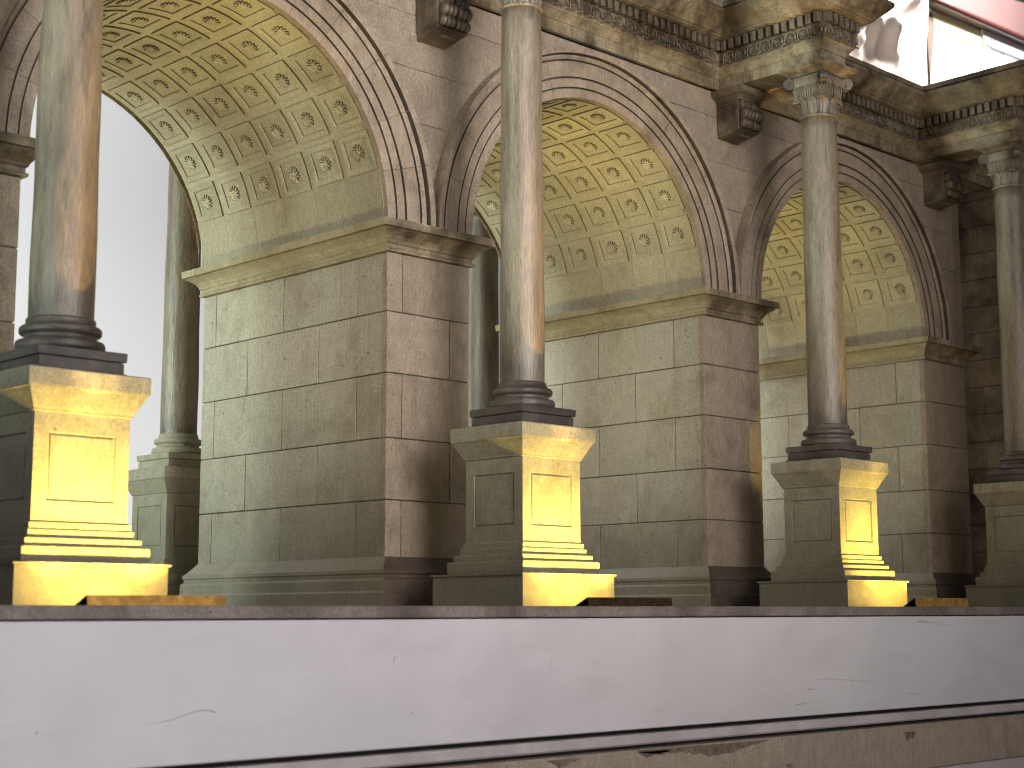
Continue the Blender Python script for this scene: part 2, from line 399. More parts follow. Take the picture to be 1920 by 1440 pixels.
def chip(cx, cy, wpx, hpx, seed):
    rnd = random.Random(seed); top = []; bot = []; n = 40
    for i in range(n + 1):
        t = i / n; x = cx + wpx * (t - 0.5)
        slope = -0.082 * wpx * (t - 0.5)
        h = hpx * (math.sin(PI * t) ** 0.7) * (0.72 + 0.25 * math.sin(t * 9 + seed * 2) + rnd.uniform(-0.12, 0.1))
        top.append(at(x, cy + slope, Y=PY - 0.001)); bot.append(at(x, cy + slope + h, Y=PY - 0.001))
    vs = [(p.x, PY - 0.0012, p.z) for p in top + bot]; vs += [(p.x, PY - 0.0009, p.z) for p in top + bot]
    m = n + 1
    fs = [(i, i + 1, m + i + 1, m + i) for i in range(n)] + [(m + i, m + i + 1, 3 * m + i + 1, 3 * m + i) for i in range(n)]
    under(mesh('chipped_paint', vs, fs, 'chip'), pl)
chip(1318, 1397, 250, 24, 1); chip(1056, 1424, 64, 16, 2); chip(1226, 1408, 60, 14, 3); chip(1480, 1432, 14, 16, 5)
chip(1706, 1372, 20, 22, 6)

# ------------------------------------------------------------------ the arcade model
arc = thing('arcade_model', 'weathered stone-coloured model arcade of round coffered arches on square piers behind the columns', 'model building', (0.6, 0.13, G))
def part(b, name, mt, parent=arc, smooth=False):
    o = b.obj(name, mt, None, smooth)
    if parent is arc: return under(o, arc)
    return parent_to(o, parent)
def parent_to(o, p):
    o.parent = p; o.matrix_parent_inverse = Matrix.Translation(-Vector(p.matrix_world.translation)) if False else Matrix.Identity(4)
    o.location = Vector(o.location) - world_loc(p)
    return o
def world_loc(p):
    v = Vector(p.location)
    while p.parent: p = p.parent; v = v + Vector(p.location)
    return v

def jit(b, amp, seed):
    rnd = random.Random(seed); b.v = [tuple(c + rnd.uniform(-amp, amp) for c in v) for v in b.v]; return b
sd = 0
IN = 0.0012; GAP = 0.00045
IMP = [(0, 0.2913), (0.0034, 0.2915), (0.0037, 0.2935), (0.0020, 0.2945), (0.0020, 0.2975), (0.0034, 0.2985), (0.0042, 0.3005), (0.0065, 0.3035), (0.0100, 0.3060), (0.0133, 0.3078),
       (0.0120, 0.3079), (0.0120, 0.3086), (0.0152, 0.3088), (0.0155, 0.3150), (0.0150, ZI), (-0.01, ZI)]
BAS = [(0.0125, G), (0.0130, 0.0092), (0.0128, 0.0192), (0.0115, 0.0203), (0.0112, 0.0210), (0.0112, 0.0285), (0.0102, 0.0300), (0.0088, 0.0305), (0.0088, 0.0335), (0.0098, 0.0345),
       (0.0096, 0.0372), (0.0080, 0.0382), (0.0055, 0.0410), (0.0030, 0.0440), (0.0012, 0.0462), (0.0004, 0.0475)]
for k, (xa, xb) in enumerate(pier_x):
    core = part(B().box(xa + IN, xb - IN, IN, D - IN, G, 0.2925), 'pier', 'core')
    path = [(xa, D), (xa, 0), (xb, 0), (xb, D)]
    for prof, nm, m0, m1 in ((IMP, 'impost', 'imp_jamb', 'trim'), (BAS, 'base_moulding', 'jamb', 'shade_stone')):
        o = part(B().sweep(path, prof, True, False), nm, m0, core)
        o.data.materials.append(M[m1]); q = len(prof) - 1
        for i in range(q, 2 * q): o.data.polygons[i].material_index = 1  # on the base, front faces carry the pedestals' shade as colour
    def blk(x0, x1, y0, y1, z0, z1, mt):
        global sd; sd += 1
        part(jit(B().box(x0, x1, y0, y1, z0, z1, 0.00035), 0.00012, sd), 'stone_block', mt, core)
    for i in range(1, 6):
        z0, z1 = COURSE[i] + GAP, COURSE[i + 1] - GAP
        z0 = z0 if i > 1 else 0.0470
        ys = [0, 0.0380, 0.1392, 0.2420, D] if i % 2 == 1 else [0, 0.0890, 0.1915, D]
        if k == 1: jx = xa
        for a in range(len(ys) - 1):
            y0 = ys[a] + (GAP if a else 0); y1 = ys[a + 1] - (GAP if a < len(ys) - 2 else 0)
            f_ = 0.0061 if a == 0 else 0
            blk(xa, xa + 0.006, y0 + f_, y1, z0, z1, 'jamb')
            blk(xb - 0.006, xb, y0 + f_, y1, z0, z1, 'jamb')
        if k <= 1: xs = [0.0, 0.0162, W] if i % 2 == 1 else [0.0, 0.0675, W]
        else: xs = [0.0, W]
        for a in range(len(xs) - 1):
            blk(xa + xs[a] + (GAP if a else 0), xa + xs[a + 1] - (GAP if a < len(xs) - 2 else 0), 0, 0.0060, z0, z1, 'front')
    # back face of the pier
    for i in range(1, 6):
        blk(xa + 0.0062, xb - 0.0062, D - 0.006, D, COURSE[i] + GAP if i > 1 else 0.047, COURSE[i + 1] - GAP, 'jamb')

# vaults -----------------------------------------------------------
NROW = 11; PITCH = 14.3; A0 = 22.2; YP = 0.0437
def vp(s, y, h): # s arc length, y depth, h height off the shell -> local, centred on angle 0 of the +x side
    a = s / RV; r = RV - h
    return (r * math.cos(a), y, r * math.sin(a))
def coffer_mesh():
    global cof_dark
    hs, hy = 0.0163, 0.0184
    rings = [(hs, hy, -0.0010), (hs, hy, 0.0015), (hs - 0.0042, hy - 0.0036, 0.0015), (hs - 0.0043, hy - 0.0037, 0.0011), (hs - 0.0050, hy - 0.0044, 0.0011), (hs - 0.0051, hy - 0.0045, 0.0001)]
    n = 4; vs = []; fs = []; per = 4 * n
    for (a, b, h) in rings:
        for i in range(n): vs.append(vp(-a + 2 * a * i / n, -b, h))
        for i in range(n): vs.append(vp(a, -b + 2 * b * i / n, h))
        for i in range(n): vs.append(vp(a - 2 * a * i / n, b, h))
        for i in range(n): vs.append(vp(-a, b - 2 * b * i / n, h))
    for r in range(len(rings) - 1):
        for i in range(per):
            j = (i + 1) % per; fs.append((r * per + i, r * per + j, (r + 1) * per + j, (r + 1) * per + i))
    cof_dark = [i for i in list(range(n)) + list(range(n, 2 * n))] + [4 * per + i for i in list(range(2 * n, 4 * n))]  # outer and inner walls that get the painted shade
    o = (len(rings) - 1) * per
    for i in range(n): # floor strips
        fs.append((o + i, o + i + 1, o + 3 * n - i - 1, o + 3 * n - i))
    return vs, fs
def rosette_mesh(vf, rad, n=12, hh=0.0026, h0=0.0):
    vs = []; fs = []; per = n * 4
    def ringpt(i, base, amp, h):
        a = 2 * PI * i / per + 0.13; c = abs(math.cos(n * a / 2 - 0.13 * n / 2)) ** 0.6
        r = base + amp * c; return vf(r * math.cos(a), r * math.sin(a), h)
    specs = [(rad * 0.55, rad * 0.45, h0), (rad * 0.54, rad * 0.43, hh), (rad * 0.48, rad * 0.32, hh * 1.1), (rad * 0.44, 0.0, h0 + (hh - h0) * 0.50), (rad * 0.24, 0, h0 + (hh - h0) * 0.48), (rad * 0.16, 0, hh * 0.9)]
    for si, (b, a, h) in enumerate(specs):
        for i in range(per):
            hq = h
            if si == 3: hq = h
            if si == 2 and i % 4 == 2: hq = h - 0.0007
            vs.append(ringpt(i, b, a, hq))
    vs.append(vf(0, 0, hh))
    for r in range(len(specs) - 1):
        for i in range(per):
            j = (i + 1) % per; fs.append((r * per + i, r * per + j, (r + 1) * per + j, (r + 1) * per + i))
    o = (len(specs) - 1) * per
    for i in range(per): fs.append((o + i, o + (i + 1) % per, len(vs) - 1))
    return vs, fs
cme = None
for ai, cx in enumerate(arch_c):
    n = 64; vs = []; fs = []
    ro = RV + 0.014
    for i in range(n + 1):
        a = PI * i / n
        for (r, y) in ((RV, 0.0004), (RV, D - 0.0004), (ro, D - 0.0004), (ro, 0.0004)):
            vs.append((cx + r * math.cos(a), y, ZI + r * math.sin(a)))
    for i in range(n):
        for q in range(4): fs.append((i * 4 + q, (i + 1) * 4 + q, (i + 1) * 4 + (q + 1) % 4, i * 4 + (q + 1) % 4))
    me_v = [(x - cx, y, z - ZI) for x, y, z in vs]
    vault = mesh('vault', me_v, fs, 'vault', None, False)
    vault.location = (cx, 0, ZI); under(vault, arc)
    # spring band sits 0.6 mm proud between impost and first coffer row, with fine joints
    for side in (1, -1):
        ys = [0.0006, 0.0440, 0.0868, 0.1305, 0.1745, 0.2180, D - 0.0006]
        for a in range(6):
            b = B(); vs = []; nn = 5; a0, a1 = 0.0, 15.9 if side > 0 else 8.6
            for i in range(nn + 1):
                an = R(a0 + (a1 - a0) * i / nn); an = an if side > 0 else PI - an
                for (h, y) in ((-0.001, ys[a] + 0.0002), (0.0006, ys[a] + 0.0002), (0.0006, ys[a + 1] - 0.0002), (-0.001, ys[a + 1] - 0.0002)):
                    vs.append(((RV - h) * math.cos(an), y, (RV - h) * math.sin(an)))
            fs2 = [(i * 4 + q, (i + 1) * 4 + q, (i + 1) * 4 + (q + 1) % 4, i * 4 + (q + 1) % 4) for i in range(nn) for q in range(4)]
            fs2 += [(0, 1, 2, 3), (nn * 4, nn * 4 + 3, nn * 4 + 2, nn * 4 + 1)]
            o = mesh('band_stone', vs, fs2, 'vault', vault)
    if cme is None:
        cv, cf = coffer_mesh(); cme = mesh('coffer', cv, cf, 'vault').data; cme.materials.append(M['side_shade'])
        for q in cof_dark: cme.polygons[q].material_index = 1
        rv, rf = rosette_mesh(lambda s, y, h: vp(s, y, h), 0.0072, hh=0.0017); rme = mesh('rosette', rv, rf, 'vault').data; rme.materials.append(M['side_shade'])
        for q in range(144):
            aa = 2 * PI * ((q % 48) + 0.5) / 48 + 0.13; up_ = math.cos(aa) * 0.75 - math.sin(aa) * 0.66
            if up_ > -0.25 and (q < 48 or (q % 4) in (1, 2)): rme.polygons[q].material_index = 1  # petal edges and valleys on one side coloured as shaded
        bpy.data.objects.remove(bpy.data.objects['coffer']); bpy.data.objects.remove(bpy.data.objects['rosette'])
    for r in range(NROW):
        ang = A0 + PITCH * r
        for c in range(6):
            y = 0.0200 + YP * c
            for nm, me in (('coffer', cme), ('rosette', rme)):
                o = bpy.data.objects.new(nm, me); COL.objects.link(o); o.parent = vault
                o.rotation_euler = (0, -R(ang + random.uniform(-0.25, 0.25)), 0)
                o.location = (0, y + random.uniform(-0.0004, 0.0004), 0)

# archivolts: a ring of voussoirs round each arch ------------------
RING = [(-0.0002, 0.006), (-0.0002, -0.0040), (0.0078, -0.0041), (0.0080, -0.0030), (0.0092, -0.0030), (0.0094, -0.0048), (0.0170, -0.0049), (0.0172, -0.0037), (0.0185, -0.0037), (0.0187, -0.0057), (0.0326, -0.0058), (0.0328, -0.0046), (0.0341, -0.0046), (0.0344, -0.0062), (0.0366, -0.0078), (0.0378, -0.0080), (0.0380, -0.0072), (0.0388, -0.0072), (0.0391, -0.0115), (0.0440, -0.0122), (0.0442, 0.003)]
joints = [0, 15.0, 28.6, 42.6, 57.0, 69.3, 83.0, 97.2, 110.8, 124.5, 138.0, 151.3, 165.0, 180]
for ai, cx in enumerate(arch_c):
    ring = B()
    n = 60; vs = []
    for i in range(n + 1):
        a = PI * i / n
        for (r, y) in ((RV + 0.0005, 0.008), (RV + 0.0005, -0.0022), (RV + 0.0375, -0.0036), (RV + 0.0430, 0.002)):
            vs.append((r * math.cos(a), y, r * math.sin(a)))
    ring.add(vs, [(i * 4 + q, (i + 1) * 4 + q, (i + 1) * 4 + (q + 1) % 4, i * 4 + (q + 1) % 4) for i in range(n) for q in range(4)])
    ro = ring.obj('archivolt', 'core'); ro.location = (cx, 0, ZI); under(ro, arc)
    for j in range(len(joints) - 1):
        g = 0.05
        a0 = joints[j] + (g if j else 0.0); a1 = joints[j + 1] - (g if j < len(joints) - 2 else 0.0)
        m = 6; vs = []; kk = len(RING); rnd = random.Random(ai * 50 + j); dy = rnd.uniform(-0.0001, 0.0001)
        for i in range(m + 1):
            a = R(a0 + (a1 - a0) * i / m)
            for (dr, y) in RING:
                r = RV + dr; vs.append((r * math.cos(a), y + dy, r * math.sin(a)))
        fs = [(i * kk + q, (i + 1) * kk + q, (i + 1) * kk + (q + 1) % kk, i * kk + (q + 1) % kk) for i in range(m) for q in range(kk)]
        fs += [tuple(range(kk)), tuple(m * kk + q for q in reversed(range(kk)))]
        vo_ = mesh('voussoir', vs, fs, 'arch', ro); vo_.data.materials.append(M['shade_stone'])
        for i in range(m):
            for q in (2, 3, 4, 6, 7, 8, 10, 11, 12, 15, 16, 17): vo_.data.polygons[i * kk + q].material_index = 1  # groove faces coloured dark to stand in for their shade

# spandrel walling in courses --------------------------------------
ZT = 0.560
wall = part(B().box(-0.5, 1.292, 0.0030, 0.02, 0.5165, ZT), 'facade_wall', 'core')
RO = RV + 0.0425
zc = [ZI, 0.3590, 0.4045, 0.4500, 0.4965, 0.5225]
def arc_x(z): 
    q = RO * RO - (z - ZI) ** 2
    return math.sqrt(q) if q > 0 else 0.0
def spandrel(xl, xr, z0, z1, fl, fr, seed):
    """stone between left limit fl(z) and right limit fr(z)"""
    n = 8; F = []; rnd = random.Random(seed); dy = rnd.uniform(-0.0003, 0.0003)
    pts = []
    for i in range(n + 1):
        z = z0 + (z1 - z0) * i / n; a, b = max(xl, fl(z)), min(xr, fr(z))
        if b - a > 0.0004: pts.append((a, b, z))
    if len(pts) < 2: return
    vs = []
    for a, b, z in pts: vs += [(a, dy, z), (b, dy, z), (b, 0.018, z), (a, 0.018, z)]
    m = len(pts)
    fs = [(i * 4 + q, i * 4 + (q + 1) % 4, (i + 1) * 4 + (q + 1) % 4, (i + 1) * 4 + q) for i in range(m - 1) for q in range(4)]
    fs += [(3, 2, 1, 0), tuple((m - 1) * 4 + q for q in range(4))]
    o = mesh('stone_block', vs, fs, 'front'); parent_to(o, wall)
limits = [-0.30] + arch_c + [1.294]
for k in range(4):
    cl = arch_c[k - 1] if k > 0 else None; cr = arch_c[k] if k < 3 else None
    fl = (lambda z, c=cl: c + arc_x(z)) if cl is not None else (lambda z: -0.30)
    fr = (lambda z, c=cr: c - arc_x(z)) if cr is not None else (lambda z: 1.2915)
    mid = (pier_x[k][0] + pier_x[k][1]) / 2
    for i in range(len(zc) - 1):
        z0, z1 = zc[i] + 0.00025, zc[i + 1] - 0.00025
        cuts = [mid + 0.032] if i % 2 else ([mid - 0.062, mid + 0.085] if i > 1 else [])
        xs = [limits[k] - 0.0] + cuts + [limits[k + 1]]
        for a in range(len(xs) - 1):
            spandrel(xs[a] + 0.0002, xs[a + 1] - 0.0002, z0, z1, fl, fr, k * 40 + i * 5 + a)
# rear wall and roof deck closing the block
rear = B()
for k in range(4):
    xa, xb = pier_x[k]
n = 40
for ai, cx in enumerate(arch_c):
    vs = []
    for i in range(n + 1):
        a = PI * i / n; x = cx + RV * math.cos(a); z = ZI + RV * math.sin(a)
        vs += [(x, D - 0.0002, z), (x, D - 0.0002, 0.60), (x, D + 0.006, z), (x, D + 0.006, 0.60)]
    fs = []
    for i in range(n): fs += [(i * 4, i * 4 + 1, i * 4 + 5, i * 4 + 4), (i * 4 + 2, i * 4 + 6, i * 4 + 7, i * 4 + 3)]
    rear.add(vs, fs)
for k, (xa, xb) in enumerate(pier_x):
    rear.box(xa - (0.25 if k == 0 else 0) + 0.0001, xb - 0.0001, D - 0.0001, D + 0.006, ZI, 0.60)
part(rear, 'rear_wall', 'front')
part(B().box(-0.3, 1.46, 0.021, D - 0.001, 0.552, 0.575), 'roof_deck', 'trim')

# entablature with a break forward over every column ---------------
ZA = 0.5228; HR = 0.0195
F0 = -0.0060
path = [(-0.45, F0)]
for x in col_x: path += [(x - HR, F0), (x - HR, CY - HR), (x + HR, CY - HR), (x + HR, F0)]
path += [(1.60, F0)]
PROF = [(-0.004, ZA), (0.0, ZA), (0.0, 0.5335), (0.0012, 0.5342), (0.0014, 0.5352), (0.0030, 0.5385), (0.0050, 0.5412), (0.0062, 0.5420), (0.0062, 0.5428), (0.0064, 0.5432), (0.0082, 0.5560),
        (0.0084, 0.5565), (0.0078, 0.5568), (0.0078, 0.5672), (0.0150, 0.5678), (0.0185, 0.5690), (0.0188, 0.5702), (0.0205, 0.5705), (0.0230, 0.5735), (0.0300, 0.5800), (0.0338, 0.5838), (0.0345, 0.5850),
        (0.0352, 0.5852), (0.0354, 0.5895), (0.0285, 0.5900), (0.0280, 0.5930), (0.0310, 0.5934), (0.0312, 0.5985), (0.0305, 0.5992), (-0.012, 0.6000)]
ent = B().sweep(path, PROF, False)
for x in col_x:
    ent.box(x - HR + 0.0002, x + HR - 0.0002, CY - HR + 0.0002, 0.01, ZA + 0.0002, ZA + 0.004)
    ent.box(x - HR - 0.01, x + HR + 0.01, CY - HR - 0.01, 0.01, 0.592, 0.5996)
ent.box(-0.45, 1.6, F0 + 0.002, 0.25, 0.592, 0.5998)
ent = part(ent, 'entablature', 'trim'); ent.data.materials.append(M['shade_stone']); ent.data.materials.append(M['console'])
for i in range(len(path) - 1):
    ent.data.polygons[i * (len(PROF) - 1) + 12].material_index = 1  # band behind the dentils: recess shade put into the colour
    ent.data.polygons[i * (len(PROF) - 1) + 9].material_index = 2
# ornament sources (built along +x, facing -y)
dsrc = B().box(-0.0026, 0.0026, -0.0062, 0.001, 0.0, 0.0098, 0.0004).obj('dentil', 'orn')
tilt = math.atan2(0.0018, 0.0128)
rv2, rf2 = rosette_mesh(lambda s, y, h: (s, -h, y), 0.0050, 12, 0.0020, -0.0008)
rsrc = mesh('scroll_rosette', rv2, rf2, 'orn')
sc_b = B(); pts = []
for i in range(15):
    a = R(200 - 250 * i / 14); r = 0.0062
    pts.append((r * math.cos(a), -0.0010, r * math.sin(a)))
pts = [(x, -0.0018, z) for x, y, z in pts] + [(0.0058, -0.0018, -0.0040), (0.0096, -0.0018, -0.0058)]
pts = [(-x, y, z) for x, y, z in pts]
sc_b.tube(pts, 0.00125, 6, 0.0008)
ssrc = sc_b.obj('scroll', 'orn', None, True)
ent_loc = world_loc(ent)
def put(src, p, rz):
    o = bpy.data.objects.new(src.name.split('.')[0], src.data); COL.objects.link(o); o.parent = ent
    o.location = Vector(p) - ent_loc; o.rotation_euler = (0, 0, rz)
    return o
nd_, nr_ = 0, 0
def run(ax, ay, bx, by, skip0=0.0, skip1=0.0):
    """ornaments along one stretch of entablature from a to b"""
    global nd_, nr_
    d = Vector((bx - ax, by - ay)); L = d.length; d.normalize(); nn = Vector((d.y, -d.x)); rz = math.atan2(d.y, d.x)
    m = max(1, int(round((L - skip0 - skip1) / 0.0093)))
    for i in range(m):
        t = skip0 + (i + 0.5) * (L - skip0 - skip1) / m
        q = Vector((ax, ay)) + d * t + nn * 0.0078
        put(dsrc, (q.x, q.y, 0.5573), rz); nd_ += 1
    m = max(1, int(round((L - skip0 - skip1 + 0.004) / 0.0155)))
    for i in range(m):
        t = skip0 + (i + 0.5) * (L - skip0 - skip1) / m
        q = Vector((ax, ay)) + d * t + nn * 0.0074
        put(rsrc, (q.x, q.y, 0.5497), rz); put(ssrc, (q.x, q.y - 0.0, 0.5497), rz); nr_ += 1
e = 0.008
for k in (1, 2, 3):
    x = col_x[k]
    run(x - HR, F0 - e, x - HR, CY - HR - e, 0.004)
    run(x - HR - e, CY - HR, x + HR + e, CY - HR)
    if k < 3:
        run(x + HR, CY - HR - e, x + HR, F0 - e, 0, 0.004)
        run(x + HR + e, F0, col_x[k + 1] - HR - e, F0, 0.004, 0.004)
for s_ in (dsrc, rsrc, ssrc): bpy.data.objects.remove(s_)

# consoles under the breaks ----------------------------------------
for k in range(4):
    mx = (pier_x[k][0] + pier_x[k][1]) / 2
    hb = 0.0160
    if k == 3: mx -= 0.014
    pr = [(-hb, 0.002), (-hb, -0.026), (hb, -0.026), (hb, 0.002)]
    body = B().box(mx - hb, mx + hb, -0.027, 0.001, 0.4800, 0.5100, 0.0006)
    body.add([(mx - hb + 0.0006, 0.0, 0.4745), (mx + hb - 0.0006, 0.0, 0.4745), (mx + hb - 0.0006, 0.0, 0.4799), (mx - hb + 0.0006, 0.0, 0.4799), (mx - hb + 0.0006, -0.030, 0.4799), (mx + hb - 0.0006, -0.030, 0.4799)],
             [(0, 1, 5, 4), (0, 4, 3), (1, 2, 5), (0, 3, 2, 1), (3, 4, 5, 2)])
    con = part(body, 'console', 'console')
    part(B().sweep([(mx - hb, 0.0), (mx - hb, -0.029), (mx + hb, -0.029), (mx + hb, 0.0)], [(-0.002, 0.5095), (0.0008, 0.5095), (0.0010, 0.5115), (0.0040, 0.5138), (0.0078, 0.5150), (0.0080, 0.5160), (0.0090, 0.5162), (0.0090, 0.5215), (-0.005, 0.5216)], True), 'console_cap', 'console', con)
    for sx in (-1, 1):   # sunk side panels: a raised border round each flank
        b = B(); xs = mx + sx * hb
        x0, x1 = sorted((xs, xs + sx * 0.0008))
        for (y0, y1, z0, z1) in ((-0.027, -0.0235, 0.4815, 0.509), (-0.0045, -0.001, 0.4815, 0.509), (-0.0235, -0.0045, 0.4815, 0.4845), (-0.0235, -0.0045, 0.506, 0.509)):
            b.box(x0, x1, y0, y1, z0, z1)
        part(b, 'side_border', 'console', con)
    for (zc_, yc, rr, lob) in ((0.5045, -0.0285, 0.0052, 7), (0.4950, -0.0315, 0.0062, 8), (0.4855, -0.0300, 0.0050, 8)):
        b = B(); cyl_x(b, mx - hb + 0.001, mx - 0.0009, yc, zc_, rr, 16, 3, 0.22); cyl_x(b, mx + 0.0009, mx + hb - 0.001, yc, zc_, rr, 16, 3, 0.22)
        part(b, 'scroll', 'dark', con, True)
    b = B().box(mx - 0.0085, mx + 0.0085, -0.0240, -0.0225, 0.4742, 0.4758); part(b, 'soffit_panel', 'console', con)

# wing wall that comes forward at the far end -----------------------
XW = 1.360
wing = part(B().box(XW + 0.0012, XW + 0.10, -0.30, 0.26, G, 0.5225), 'wing_wall', 'core')
zz = G; row = 0; bh = 0.0335
while zz < 0.515:
    z1 = min(zz + bh, 0.5222); y = -0.30 + (0.035 if row % 2 else 0.0); rnd = random.Random(row)
    ys = [-0.30] + ([y] if row % 2 else []) 
    while ys[-1] < 0.26: ys.append(min(ys[-1] + 0.070, 0.26))
    for a in range(len(ys) - 1):
        if ys[a + 1] - ys[a] < 0.004: continue
        dx = rnd.uniform(-0.0004, 0.0004)
        part(B().box(XW + dx, XW + 0.02, ys[a] + 0.0005, ys[a + 1] - 0.0005, zz + 0.0005, z1 - 0.0005, 0.0004), 'stone_block', 'brick', wing)
    zz += bh; row += 1
part(B().box(1.2925, XW + 0.01, 0.0, 0.02, 0.5225, 0.560), 'link_wall', 'front')

# ------------------------------------------------------------------ free-standing columns
PED = [(0.0480, 0.0000), (0.0480, 0.0222), (0.0494, 0.0224), (0.0496, 0.0238), (0.0400, 0.0240), (0.0404, 0.0262), (0.0404, 0.0322), (0.0400, 0.0330), (0.0366, 0.0332), (0.0368, 0.0374), (0.0364, 0.0379),
       (0.0334, 0.0381), (0.0336, 0.0422), (0.0332, 0.0427), (0.0321, 0.0429), (0.0322, 0.0465), (0.0304, 0.0476)]
CAP = [(0.0304, 0.1090), (0.0316, 0.1097), (0.0318, 0.1108), (0.0324, 0.1118), (0.0345, 0.1160), (0.0368, 0.1205), (0.0376, 0.1222), (0.0384, 0.1226), (0.0388, 0.1240), (0.0388, 0.1328), (0.0384, 0.1336), (0.0270, 0.1340)]
PLI = [(0.0290, 0.1341), (0.0292, 0.1352), (0.0272, 0.1360), (0.0272, 0.1418), (0.0262, 0.1421), (0.0262, 0.1426), (0.0284, 0.1428), (0.0286, 0.1476), (0.0282, 0.1482), (0.002, 0.1483)]
def square(h): return [(-h, h), (-h, -h), (h, -h), (h, h)]
def sq_sweep(prof): 
    b = B(); b.sweep([(-0.02, 0.02), (-0.02, -0.02), (0.02, -0.02), (0.02, 0.02)], [(h - 0.02, z) for h, z in prof], True); return b
def die_mesh():
    b = B(); h = 0.0304; z0, z1 = 0.0476, 0.1091; bw = 0.0088; bz0, bz1 = 0.0112, 0.0112; dp = 0.0014
    for q in range(4):
        c, s = [(1, 0), (0, 1), (-1, 0), (0, -1)][q]
        def P(u, z, n): # u along face, n outward
            x, y = u, -(h + n); return (x * c - y * s, x * s + y * c, z)
        o = [(-h, z0, 0), (h, z0, 0), (h, z1, 0), (-h, z1, 0)]
        a = h - bw; i1 = [(-a, z0 + bz0, 0), (a, z0 + bz0, 0), (a, z1 - bz1, 0), (-a, z1 - bz1, 0)]
        g = 0.0004; i2 = [(-a + g, z0 + bz0 + g, -dp), (a - g, z0 + bz0 + g, -dp), (a - g, z1 - bz1 - g, -dp), (-a + g, z1 - bz1 - g, -dp)]
        vs = [P(*p) for p in o + i1 + i2]
        b.add(vs, [(i, (i + 1) % 4, 4 + (i + 1) % 4, 4 + i) for i in range(4)] + [(4 + i, 4 + (i + 1) % 4, 8 + (i + 1) % 4, 8 + i) for i in range(4)] + [(8, 9, 10, 11)])
    return b
def panel_mesh():
    b = B(); h = 0.0304; a = h - 0.0088 - 0.0016
    return b.box(-a, a, -h + 0.0005, -h + 0.004, 0.0476 + 0.0128, 0.1091 - 0.0128, 0.0003)
def volute_mesh():
    """spiral roll, axis tangential, at the corner on the diagonal (+x)"""
    b = B(); seg = 24
    for (r, t) in ((0.0056, 0.0034), (0.0040, 0.0042), (0.0020, 0.0050)):
        vs = []
        for y in (-t, t):
            for j in range(seg):
                a = 2 * PI * j / seg; vs.append((r * math.cos(a), y, r * math.sin(a)))
        fs = [(j, (j + 1) % seg, seg + (j + 1) % seg, seg + j) for j in range(seg)] + [tuple(reversed(range(seg))), tuple(seg + j for j in range(seg))]
        b.add(vs, fs)
    return b
def leaf_mesh():
    b = B(); vs = []
    prof = [(0.0, 0.0), (0.0045, 0.0006), (0.0090, 0.0010), (0.0125, 0.0022), (0.0148, 0.0044), (0.0140, 0.0060)]
    wd = [0.0030, 0.0040, 0.0042, 0.0036, 0.0024, 0.0010]
    for (z, o), ww in zip(prof, wd):
        for u, dn in ((-ww, 0.0), (-ww * 0.5, 0.0006), (0, 0.0002), (ww * 0.5, 0.0006), (ww, 0.0)): vs.append((u, -(o + dn), z))
    n = 5; m = len(prof)
    back = [(x, y + 0.0012, z) for x, y, z in vs]; o = len(vs); vs += back
    fs = [(i * n + j, i * n + j + 1, (i + 1) * n + j + 1, (i + 1) * n + j) for i in range(m - 1) for j in range(n - 1)]
    fs += [(o + i * n + j, o + (i + 1) * n + j, o + (i + 1) * n + j + 1, o + i * n + j + 1) for i in range(m - 1) for j in range(n - 1)]
    for i in range(m - 1): fs += [(i * n, (i + 1) * n, o + (i + 1) * n, o + i * n), (i * n + 4, o + i * n + 4, o + (i + 1) * n + 4, (i + 1) * n + 4)]
    fs += [((m - 1) * n + j, (m - 1) * n + j + 1, o + (m - 1) * n + j + 1, o + (m - 1) * n + j) for j in range(n - 1)]
    return b.add(vs, fs)
Z0 = G
